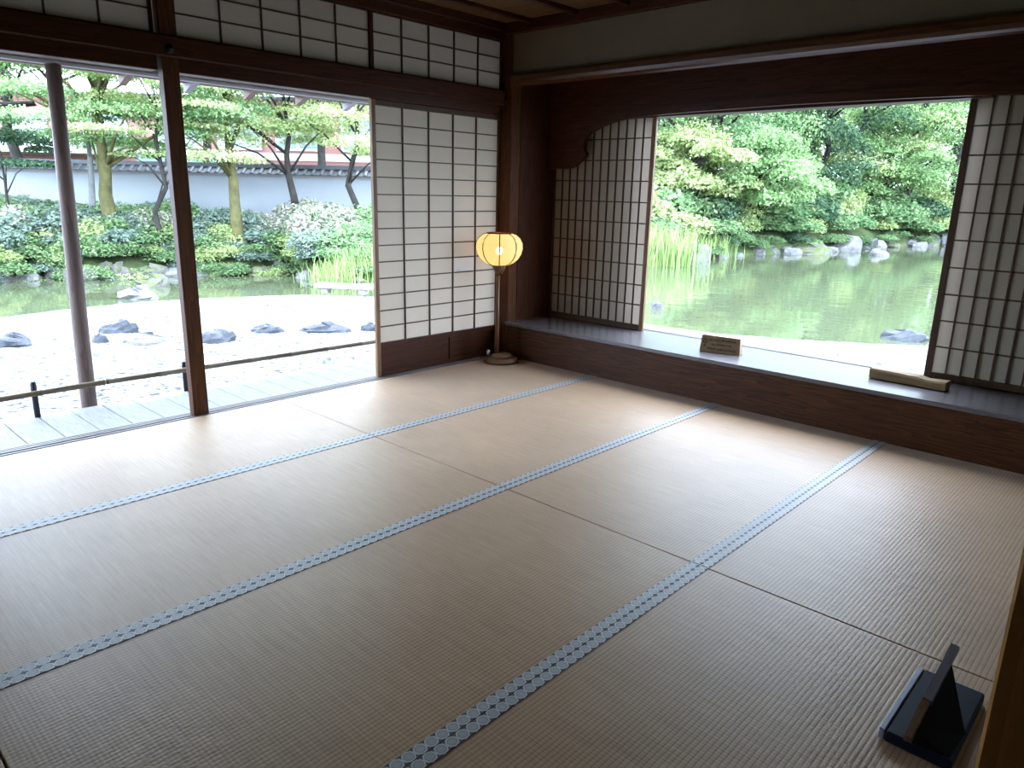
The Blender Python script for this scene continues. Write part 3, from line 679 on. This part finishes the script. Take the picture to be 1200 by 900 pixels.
def ground_z(x, y):
    a = math.atan2(y-CAM[1], x-CAM[0]); return bank_h(math.hypot(x-CAM[0], y-CAM[1])-shore_r(a))
V, F = [], []; az = np.linspace(AZ[0], AZ[-1], 150); dd = [-.8, 0, .25, .6, 1.1, 1.8, 2.8, 4, 6, 9, 14, 30, 60]
for a in az:
    R0 = shore_r(a)
    for d_ in dd:
        w_ = (RNG.normal(0, .05) if 0 < d_ < 9 else 0)
        V.append((CAM[0]+(R0+d_)*math.cos(a), CAM[1]+(R0+d_)*math.sin(a), (bank_h(d_)+w_) if d_ >= 0 else -.95))
m_ = len(dd)
for i in range(len(az)-1):
    for k in range(m_-1): F.append((i*m_+k, (i+1)*m_+k, (i+1)*m_+k+1, i*m_+k+1))
gb = link('ground_bank', mesh_of(V, F, 'bank', True), SOIL); tag(gb, 'mossy earth bank on the far side of the pond', 'ground', kind='structure')

# ---- rocks
def rock_mesh(seed, sx, sy, sz, flat=.5):
    r = np.random.default_rng(seed); v, f = [], []; nu, nv = 12, 7
    ph = r.uniform(0, 6.28, 6); am = r.uniform(.05, .22, 6)
    for j in range(nv):
        t = -math.pi*.28+(math.pi*.78)*j/(nv-1)
        for i in range(nu):
            a = 2*math.pi*i/nu
            k = 1+sum(am[q]*math.sin((q % 3+1)*a+ph[q]+t*(q-2)) for q in range(6))*.6+r.normal(0, .06)
            z = math.sin(t); c = max(0, math.cos(t))**.6
            v.append((sx*.5*k*c*math.cos(a), sy*.5*k*c*math.sin(a), sz*(z*(1+.25*math.sin(a+ph[0])) if z > 0 else z*.6)*min(k, 1.15)))
    f = [(j*nu+i, j*nu+(i+1) % nu, (j+1)*nu+(i+1) % nu, (j+1)*nu+i) for j in range(nv-1) for i in range(nu)]
    f += [tuple(range(nu))[::-1], tuple(range((nv-1)*nu, nv*nu))]
    return mesh_of(v, f, 'rock')
def rock(px, py, z, wpx, hpx, mat, label, depth=.7, group=None, seed=None):
    X = on(px, py, 2, z); dist = float((X-CAM) @ AF); w = wpx*dist/FPX; h = hpx*dist/FPX
    me = rock_mesh(seed if seed is not None else int(px*7+py), w, w*depth, h)
    o = link('garden_stone', me, mat, None, (X[0], X[1], z)); o.rotation_euler[2] = YAW-math.pi/2
    return tag(o, label, 'stone', group)
# dark stones set in the gravel (photo pixel of their base, size in pixels)
for px, py, w, h, lab, mt in ((18, 405, 46, 12, 'low dark grey stone in white gravel left of the log column', ROCKD), (141, 389, 40, 12, 'ridged dark stone in white gravel beyond the stepping stones', ROCKD),
        (118, 401, 18, 9, 'small dark stone in gravel just beside the log column', ROCKD), (181, 401, 66, 9, 'wide flat pale stone in white gravel beside the tall post', ROCKL),
        (252, 400, 42, 13, 'angular dark stone in white gravel right of the tall post', ROCKD), (312, 389, 36, 8, 'low oval moss dark stone alone in white gravel', ROCKD),
        (377, 388, 54, 8, 'long low dark stone in gravel near the shoji door', ROCKD), (432, 387, 20, 8, 'small grey stone in gravel at the edge of the shoji door', ROCKD)):
    rock(px, py, GZ, w, h, mt, lab, .6)
rock(160, 351, WZL-.02, 44, 13, ROCKL, 'broad pale stone at the gravel edge rising from the pond', .7)
rock(178, 336, WZL-.02, 42, 11, ROCKM, 'yellow mossy flat stone in the pond behind the pale stone', .7)
rock(1062, 397, WZL+.0, 54, 9, ROCKD, 'dark flat stone at the near pond edge by the shoji panel', .7)
rock(770, 362, WZL, 16, 8, ROCKL, 'small white stone at the pond edge beside the shoji stile', .7)
rock(814, 305, WZL, 36, 17, ROCKL, 'rounded pale stone standing in the pond before the irises', .8)
rock(989, 294, WZL, 38, 13, ROCKL, 'large upright grey stone on the far pond shore', .8)
rock(1031, 299, WZL, 26, 6, ROCKL, 'thin flat stone lying in the far pond water', .6)
rock(948, 297, WZL, 52, 9, ROCKM, 'long flat mossy stone on the far pond shore', .6)
rs = random.Random(11)
def mark(px, tbl):
    for lim, t in tbl:
        if px < lim: return t
LM = [(-30, 'near the end maple'), (50, 'near the small dark pine'), (95, 'near the pale slim trunk'), (150, 'near the thick mossy trunk'), (232, 'near the fine layered maple'), (305, 'near the straight mossy trunk'), (380, 'near the dark crooked trunk'), (999, 'near the bench irises')]
RM = [(800, 'behind the tall irises'), (850, 'near the young bright maple'), (925, 'near the low maple'), (968, 'by the long mossy stone'), (1022, 'by the large upright stone'), (1075, 'by the clipped round shrub'), (1999, 'beyond the clipped round shrub')]
for px in list(range(-60, 440, 21)):
    R0 = shore_r(az_of(px)); x, y = at_range(px+rs.uniform(-6, 6), R0+rs.uniform(-.1, .5)); me = rock_mesh(900+px, rs.uniform(.4, .8), rs.uniform(.4, .6), rs.uniform(.14, .30))
    ms = rs.random() < .65; o = link('garden_stone', me, ROCKM if ms else ROCKL, None, (x, y, WZL-.03)); tag(o, ('mossy' if ms else 'bare grey')+' shore stone below the garden wall '+mark(px, LM), 'stone', 'shore stones below the garden wall')
for px in list(range(848, 1160, 21)):
    R0 = shore_r(az_of(px)); x, y = at_range(px+rs.uniform(-7, 7), R0+rs.uniform(-.1, .6)); k = R0/24; me = rock_mesh(1900+px, k*rs.uniform(.4, 1.0), k*rs.uniform(.4, .7), k*rs.uniform(.12, .32))
    ms = rs.random() < .4; o = link('garden_stone', me, ROCKM if ms else ROCKL, None, (x, y, WZL-.03)); tag(o, ('mossy' if ms else 'bare grey')+' stone on the far pond shore '+mark(px, RM), 'stone', 'shore stones beyond the window')
# stone slab bench at the pond edge
bp = on(404, 344, 2, GZ); u_ = np.array([math.sin(YAW), -math.cos(YAW)])*1.0
sb = empty('stone_bench', (bp[0], bp[1], GZ), 'low stone slab bench at the pond edge by the irises', 'bench')
def obox(c, hw, hd, z0, z1, ang, name, mat, parent):
    ca, sa = math.cos(ang), math.sin(ang); m = MB().box(-hw, hw, -hd, hd, z0, z1, bev=.01); build(MB().add([(c[0]+a*ca-b*sa, c[1]+a*sa+b*ca, z) for a, b, z in m.v], m.f), name, mat, parent)
ang = YAW-math.pi/2-.12
obox(bp, .50, .14, GZ+.09, GZ+.16, ang, 'seat_slab', SLAB, sb)
for s in (-.33, .33): obox((bp[0]+math.cos(ang)*s, bp[1]+math.sin(ang)*s), .06, .10, GZ, GZ+.09, ang, 'leg', SLAB, sb)

# ---- foliage
def leaf_cloud(pads, n, size, seed, flat=.55, aspect=.62):
    r = np.random.default_rng(seed); pads = np.array(pads, float); vol = (pads[:, 3]*pads[:, 4]+pads[:, 3]*pads[:, 5]); pk = r.choice(len(pads), n, p=vol/vol.sum()); p = pads[pk]
    d = r.normal(size=(n, 3)); d /= np.linalg.norm(d, axis=1)[:, None]; d[:, 2] = np.where(d[:, 2] < -.3, -d[:, 2]*.6, d[:, 2])
    rad = r.uniform(.35, 1.18, n)**.5
    clump = 1+.16*np.sin(d[:, 0]*7+pk)*np.cos(d[:, 1]*6+pk*1.7)
    c = p[:, :3]+d*p[:, 3:6]*(rad*clump)[:, None]
    nrm = d*.5+r.normal(size=(n, 3))*.6; nrm[:, 2] += flat; nrm /= np.linalg.norm(nrm, axis=1)[:, None]
    t = r.normal(size=(n, 3)); a = np.cross(nrm, t); a /= np.linalg.norm(a, axis=1)[:, None]; b = np.cross(nrm, a)
    s = (size*r.uniform(.6, 1.3, n))[:, None]*.5
    return np.stack([c+a*s, c+b*s*aspect, c-a*s, c-b*s*aspect], 1).reshape(-1, 3)
def tree(px, rng, height, spread, mat, bark, label, seed, trunk_r=.12, lean=0., low=.35, pads=14, n=7000, leaf=.16, padz=.28, group='trees across the pond', pxy=None, wob=.035, psz=1.):
    r = random.Random(seed); x, y = pxy if pxy else at_range(px, rng); z = ground_z(x, y)-.1
    t = empty('tree', (x, y, z), label, 'tree', group)
    top = Vector((x+lean*height, y-lean*height*.4, z+height*.8)); base = Vector((x, y, z)); P = []; k = 7
    for i in range(k+1):
        q = base.lerp(top, i/k); q += Vector((r.uniform(-1, 1), r.uniform(-1, 1), 0))*wob*height*math.sin(math.pi*i/k); P.append(q)
    build(MB().tube(P, [trunk_r*(1.25 if i == 0 else 1-.75*i/k) for i in range(k+1)], 9), 'trunk', bark, t, True)
    pd_ = []
    for i in range(pads):
        f = low+(1-low)*(i+.5)/pads; a = r.uniform(0, 6.28); rr = spread*(.25+.75*math.sin(math.pi*min(1, .15+.8*(1-f)+.1)))*r.uniform(.35, .95)
        s = P[min(k, int(f*k*.98))]; e = Vector((s.x+rr*math.cos(a), s.y+rr*math.sin(a), z+height*f+r.uniform(-.1, .25)))
        if i % 2 == 0: build(MB().tube([s, s.lerp(e, .5)+Vector((0, 0, .12)), e], [trunk_r*.32, trunk_r*.2, trunk_r*.08], 5), 'branch', bark, t, True)
        w = psz*spread*r.uniform(.36, .58); pd_.append((e.x, e.y, e.z, w, w*r.uniform(.8, 1.1), w*padz*r.uniform(.8, 1.3)))
    pd_.append((top.x, top.y, z+height*.95, spread*.5, spread*.5, spread*.5*padz*1.4))
    V = leaf_cloud(pd_, n, leaf, seed)-np.array([x, y, z])
    link('crown', mesh_quads(V), mat, t)
    return t
# veranda side
tree(126, 18.2, 4.7, 2.2, LF_MAPLE, BARKM, 'layered maple with thick mossy trunk before the white garden wall', 21, .17, -.01, .40, 24, 30000, .066, .2, wob=.012)
tree(107, 19.0, 3.6, 1.1, LF_MAPLE, BARKP, 'slim tree with pale grey trunk beside the thick mossy trunk', 22, .09, .01, .60, 7, 6000, .066, .22, wob=.01)
tree(274, 17.6, 4.9, 1.35, LF_GREEN, BARKM, 'tree with straight yellow mossy trunk and rounded crown', 23, .150, -.005, .50, 16, 22000, .062, .38, wob=.008)
tree(352, 18.6, 4.2, 1.9, LF_YEL, BARKD, 'pale green spreading tree with dark crooked trunk near the shoji door', 24, .11, -.06, .45, 22, 28000, .066, .24)
tree(8, 18.4, 2.3, 1.2, LF_DARK, BARKD, 'small dark pine with thin trunk before the white garden wall', 25, .05, 0, .60, 9, 9000, .06, .2, wob=.01)
tree(185, 17.6, 4.4, 1.6, LF_YEL, BARKD, 'yellow green maple with fine layered leaves beside the tall post', 26, .07, .02, .42, 18, 22000, .062, .18)
tree(415, 18.2, 4.6, 1.7, LF_YEL, BARKD, 'bright yellow green tree right behind the shoji door edge', 27, .09, 0, .34, 18, 20000, .066, .3)
tree(25, 25.5, 6.4, 3.2, LF_GREEN, BARKD, 'tall green tree over the pink building end', 28, .16, .0, .48, 20, 22000, .15, .4)
t29 = tree(-60, 20.0, 5.2, 2.4, LF_MAPLE, BARKD, 'maple with long dark bough at the far end of the garden wall', 29, .14, .0, .4, 16, 16000, .08, .22)
bq = [np.array(CAM)+ray(px, py)*(17.5/float(ray(px, py) @ AF)) for px, py in ((-70, 150), (0, 123), (40, 121), (30, 103), (8, 86), (-20, 70))]
build(MB().tube([tuple(q) for q in bq], [.10, .085, .075, .09, .075, .05], 7), 'bough', BARKD, t29, True)
tree(250, 27, 7.0, 3.0, LF_GREEN, BARKD, 'tall round tree behind the garden wall and pink building corner', 30, .16, .0, .50, 20, 20000, .17, .5)
tree(380, 27, 7.4, 3.4, LF_YEL, BARKD, 'tall pale tree rising behind the garden wall near the door', 31, .16, .0, .42, 22, 22000, .17, .5)
tree(130, 28, 7.4, 3.4, LF_GREEN, BARKD, 'tall leafy tree rising behind the pink building', 32, .16, .0, .50, 20, 22000, .17, .5)
tree(75, 24.5, 6.2, 2.6, LF_GREEN, BARKD, 'leafy tree between the garden wall and the pink building', 33, .14, .0, .52, 18, 20000, .13, .45)
tree(200, 25.5, 6.4, 2.6, LF_MAPLE, BARKD, 'light green tree between the garden wall and the pink building windows', 34, .14, .0, .55, 18, 20000, .13, .45)
# window side, across the pond
TW = [(775, 27, 7.5, 3.4, LF_GREEN, .3, 'blue green tree behind the irises beyond the window'), (838, 29, 8.5, 3.6, LF_GREEN, .25, 'tall green tree with forked trunk across the pond'), (905, 31, 9.0, 3.8, LF_MAPLE, .25, 'broad maple across the pond at the window centre'),
      (965, 33, 8.4, 3.4, LF_DARK, .2, 'dark evergreen tree across the pond behind the maples'), (1000, 34.5, 9.2, 4.0, LF_YEL, .3, 'pale yellow green tree leaning over the far pond shore'), (1062, 38, 9.5, 4.4, LF_MAPLE, .25, 'wide maple over the clipped round shrub across the pond'),
      (1120, 41, 10, 4.6, LF_GREEN, .25, 'green tree across the pond beside the shoji panel edge'), (1180, 44, 10, 4.6, LF_DARK, .2, 'dark tree across the pond hidden behind the shoji panel'), (720, 26, 7.5, 3.4, LF_MAPLE, .3, 'maple across the pond behind the alcove shoji'),
      (880, 26.8, 3.0, 2.2, LF_MAPLE, .45, 'low light green maple overhanging the far pond shore'), (1035, 35.5, 4.6, 2.4, LF_MAPLE, .45, 'low bright maple above the far shore stones'), (812, 25, 2.9, 1.9, LF_YEL, .45, 'young bright maple above the iris bed')]
for i, (px, rg, h, sp, m, lo, lab) in enumerate(TW):
    tree(px, rg, h, sp, m, BARKD, lab, 60+i, .17, random.Random(i).uniform(-.05, .05), lo-.10, 34, 26000, .115, .55, psz=.62)
for i, px in enumerate(range(700, 1240, 62)):
    tree(px, 44+3*(i % 2), 12.5, 5.0, (LF_GREEN, LF_MAPLE, LF_DARK)[i % 3], BARKD, ('tall green', 'tall light green', 'tall dark')[i % 3]+' tree in the woodland far behind the pond', 90+i, .25, 0, .12, 24, 14000, .21, .55, group='woodland behind the pond', psz=.75)
# ---- shrubs
def shrub_mesh(seed, n, leaf, lumps=7, flat=.4):
    r = np.random.default_rng(seed); pads = [(0, 0, .32, .42, .42, .30)]
    for i in range(lumps):
        a = r.uniform(0, 6.28); q = r.uniform(.12, .34); pads.append((q*math.cos(a), q*math.sin(a), r.uniform(.22, .46), r.uniform(.16, .26), r.uniform(.16, .26), r.uniform(.14, .22)))
    return mesh_quads(leaf_cloud(pads, n, leaf, seed, flat))
SM = {}
for nm, mt in (('azalea', LF_SHRUB), ('grey', LF_GREY), ('pink', LF_PINK), ('yellow', LF_YEL), ('green', LF_GREEN), ('dark', LF_DARK)):
    SM[nm] = []
    for k in range(2):
        me = shrub_mesh(hash(nm) % 1000 if False else {'azalea': 1, 'grey': 2, 'pink': 3, 'yellow': 4, 'green': 5, 'dark': 6}[nm]*10+k, 5200, .058); me.materials.append(mt); SM[nm].append(me)
rs = random.Random(21)
LABS = {'azalea': 'loose green azalea shrub', 'grey': 'grey green shrub', 'pink': 'pale pink flowering azalea', 'yellow': 'yellow green shrub', 'green': 'bright green shrub', 'dark': 'dark evergreen shrub'}
def whl(px, d): return ('at the pond edge' if d < 1.2 else 'halfway up the wall bank' if d < 2.3 else 'high on the wall bank')+' '+mark(px, LM)
def whr(px, d): return ('at the far pond edge' if d < 1.8 else 'up the far bank' if d < 3.6 else 'high up the far bank')+' '+mark(px, RM)
def shrub(kind, px, d, w, h, where, grp):
    R0 = shore_r(az_of(px)); x, y = at_range(px, R0+d)
    if px < 500 and (x-CAM[0])*math.cos(YAW)+(y-CAM[1])*math.sin(YAW) > 19.2-w*.62: return
    o = link('shrub', rs.choice(SM[kind]), None, None, (x, y, ground_z(x, y)-.06))
    o.scale = (w, w*rs.uniform(.8, 1.1), h); o.rotation_euler[2] = rs.uniform(0, 6.28); tag(o, LABS[kind]+' '+where(px, d), 'shrub', grp)
for d, kinds, step, w, h in ((.3, ('azalea', 'grey', 'yellow', 'azalea'), 21, .95, .5), (.62, ('grey', 'azalea', 'azalea', 'yellow'), 23, 1.05, .62), (1.0, ('azalea', 'yellow', 'grey'), 26, 1.35, .85), (1.7, ('azalea', 'grey', 'pink'), 27, 1.5, 1.15), (2.8, ('green', 'azalea', 'grey'), 28, 1.6, 1.0)):
    for k, px in enumerate(range(-70, 450, step)):
        kd = 'grey' if (205 <= px <= 285 and d > 1) else 'pink' if (285 < px < 400 and 1 < d < 3.5) else 'green' if (px > 380) else kinds[(k+int(d*3)) % len(kinds)]
        shrub(kd, px+rs.uniform(-8, 8), d+rs.uniform(-.3, .3), w*rs.uniform(.85, 1.2), h*rs.uniform(.85, 1.2), whl, 'shrubs below the garden wall')
for d, kinds, step, w, h in ((.4, ('azalea', 'dark', 'green', 'azalea'), 21, 1.3, .7), (1.2, ('azalea', 'green', 'yellow'), 26, 2.0, 1.3), (2.6, ('yellow', 'green', 'azalea', 'dark'), 30, 2.8, 2.1), (4.6, ('green', 'yellow', 'azalea'), 34, 3.2, 2.8)):
    for k, px in enumerate(range(745, 1170, step)):
        shrub(kinds[k % len(kinds)], px+rs.uniform(-8, 8), d+rs.uniform(-.3, .3), w*rs.uniform(.8, 1.2), h*rs.uniform(.8, 1.2), whr, 'shrubs beyond the window')
cm = mesh_quads(leaf_cloud([(0, 0, .3, .5, .5, .42)], 7000, .06, 77, .3)); cm.materials.append(LF_GREEN)
x, y = at_range(1048, shore_r(az_of(1048))+1.6); cs = link('shrub', cm, None, None, (x, y, ground_z(x, y)+.1)); cs.scale = (2.6, 2.6, 1.7); tag(cs, 'clipped round green shrub above the far shore stones', 'shrub')
# ---- iris clumps
def iris(px, rng, w, h, n, lab, seed, z=None):
    r = np.random.default_rng(seed); x, y = at_range(px, rng); z = z if z is not None else max(ground_z(x, y), WZL)-.05; b = np.zeros((n, 3)); b[:, :2] = r.normal(0, w*.3, (n, 2))
    hh = h*r.uniform(.6, 1.1, n); ln = r.normal(0, .16, (n, 2))*hh[:, None]; a = r.uniform(0, 6.28, n); wd = r.uniform(.007, .013, n)*h*1.3; s = np.stack([np.cos(a)*wd, np.sin(a)*wd, np.zeros(n)], 1)
    mid = b+np.concatenate([ln*.35, (hh*.6)[:, None]], 1); top = b+np.concatenate([ln, hh[:, None]], 1)
    V = np.stack([b-s, b+s, mid+s, mid-s], 1), np.stack([mid-s, mid+s, top+s*.12, top-s*.12], 1)
    o = empty('iris_clump', (x, y, z), lab, 'iris'); q = link('blades', mesh_quads(np.concatenate([v.reshape(-1, 3) for v in V]), 'blades'), LF_IRIS, o); q['kind'] = 'stuff'
iris(768, 20.6, 1.4, 1.1, 380, 'tall iris clump at the pond edge beside the shoji stile', 1, -.62); iris(792, 21.2, 1.3, 1.0, 320, 'iris clump just behind the rounded pale stone', 2, -.62)
iris(842, 24.2, 1.0, .75, 220, 'iris clump between the rounded stone and the far shore', 3, -.62); iris(824, 23.9, 1.2, .9, 260, 'iris clump in the middle of the far iris bed', 4, -.62)
for k, px in enumerate((384, 398, 413, 430)): iris(px, 14.6+.2*k, .8, .42+.12*k, 240, ('short iris clump at the left end of the stone bench', 'iris clump behind the middle of the stone bench', 'iris clump behind the right end of the stone bench', 'tall iris clump against the shoji door edge')[k], 20+k, -.58)

# ---- white garden wall with tiled roof
gw = empty('garden_wall', (3.8, 14, .3), 'long white plastered garden wall with grey tiled coping', 'garden wall')
hf = np.array([math.cos(YAW), math.sin(YAW)]); hr = np.array([math.sin(YAW), -math.cos(YAW)])
def GW(l, b, z): q = CAM[:2]+hf*(19.2+b)+hr*l; return (q[0], q[1], z)
def gbox(l0, l1, b0, b1, z0, z1, name, mat, par):
    v = [GW(l, b, z) for z in (z0, z1) for b in (b0, b1) for l in (l0, l1)]
    return build(MB().add(v, [(0, 1, 3, 2), (4, 6, 7, 5), (0, 4, 5, 1), (2, 3, 7, 6), (0, 2, 6, 4), (1, 5, 7, 3)]), name, mat, par)
gbox(-19, 2.2, 0, .22, -.2, 1.50, 'plaster_body', WALLW, gw)
gbox(-19, 2.2, -.06, .28, 1.48, 1.55, 'eave_board', EAVEG, gw)
gbox(-19, 2.2, .02, .20, 1.70, 1.80, 'ridge', TILE, gw)
mb = MB(); l = -19.0
while l < 2.2:
    for s in (-1, 1):
        v = []
        for k in range(5):
            a = math.pi*k/4; o = .055*math.cos(a); z = .035*math.sin(a)
            for bb_, zz in ((.11+s*.34, 1.55), (.11+s*.02, 1.72)): v.append(GW(l+o, bb_, zz+z))
        mb.add(v, [(2*k, 2*k+1, 2*k+3, 2*k+2) for k in range(4)]+[(0, 2, 4, 6, 8)])
        mb.add([GW(l+.05, .11+s*.33, 1.55), GW(l+.17, .11+s*.33, 1.55), GW(l+.17, .11+s*.02, 1.71), GW(l+.05, .11+s*.02, 1.71)], [(0, 1, 2, 3)])
    l += .22
ct = build(mb, 'coping_tiles', TILE, gw); ct['kind'] = 'stuff'
# ---- pink building behind the wall
pb = empty('pink_building', (0, 26, 0), 'pink stucco building with white framed windows behind the garden wall', 'building')
D0 = 13.5
gbox(-26, -4.0, D0, D0+8, 0, 4.75, 'wall', PINK, pb)
gbox(-26.3, -3.7, D0-.3, D0+8.4, 4.75, 4.9, 'roof', TILE, pb)
gbox(-26.1, -3.9, D0-.10, D0, 4.6, 4.75, 'cornice', PINK, pb)
gbox(-26, -4.0, D0-.06, D0, 2.35, 2.65, 'string_course', CREAM, pb)
for l in (-24.2, -21.0, -17.6, -14.4, -11.9, -9.4, -6.6):
    fr = gbox(l-.95, l+.95, D0-.08, D0+.02, 2.75, 4.15, 'window_frame', CREAM, pb)
    for s in (-.46, .46): gbox(l+s-.38, l+s+.38, D0-.10, D0-.08, 2.87, 4.03, 'window_pane', GLASS, fr)
gbox(-22.5, -17.0, D0-3, D0, 2.35, 2.9, 'low_roof', CREAM, pb)
gbox(-15.6, -12.4, D0-1.6, D0, 2.0, 2.35, 'canopy', TEAL, pb)

# ---- look-alikes under one label: tell them apart by size
same = {}
for o in list(COL.objects):
    if o.parent is None and o.get('category') in ('shrub', 'stone') and o.type == 'MESH': same.setdefault(o['label'], []).append(o)
WORDS = {2: ('smaller', 'larger'), 3: ('smallest', 'middle sized', 'largest'), 4: ('smallest', 'second smallest', 'second largest', 'largest'), 5: ('smallest', 'second smallest', 'middle sized', 'second largest', 'largest')}
for lab, obs in same.items():
    if len(obs) not in WORDS: continue
    obs.sort(key=lambda o: o.dimensions.x*o.dimensions.y*o.dimensions.z if o.dimensions.x else o.scale.x*o.scale.z)
    for w_, o in zip(WORDS[len(obs)], obs): o['label'] = w_+' '+lab
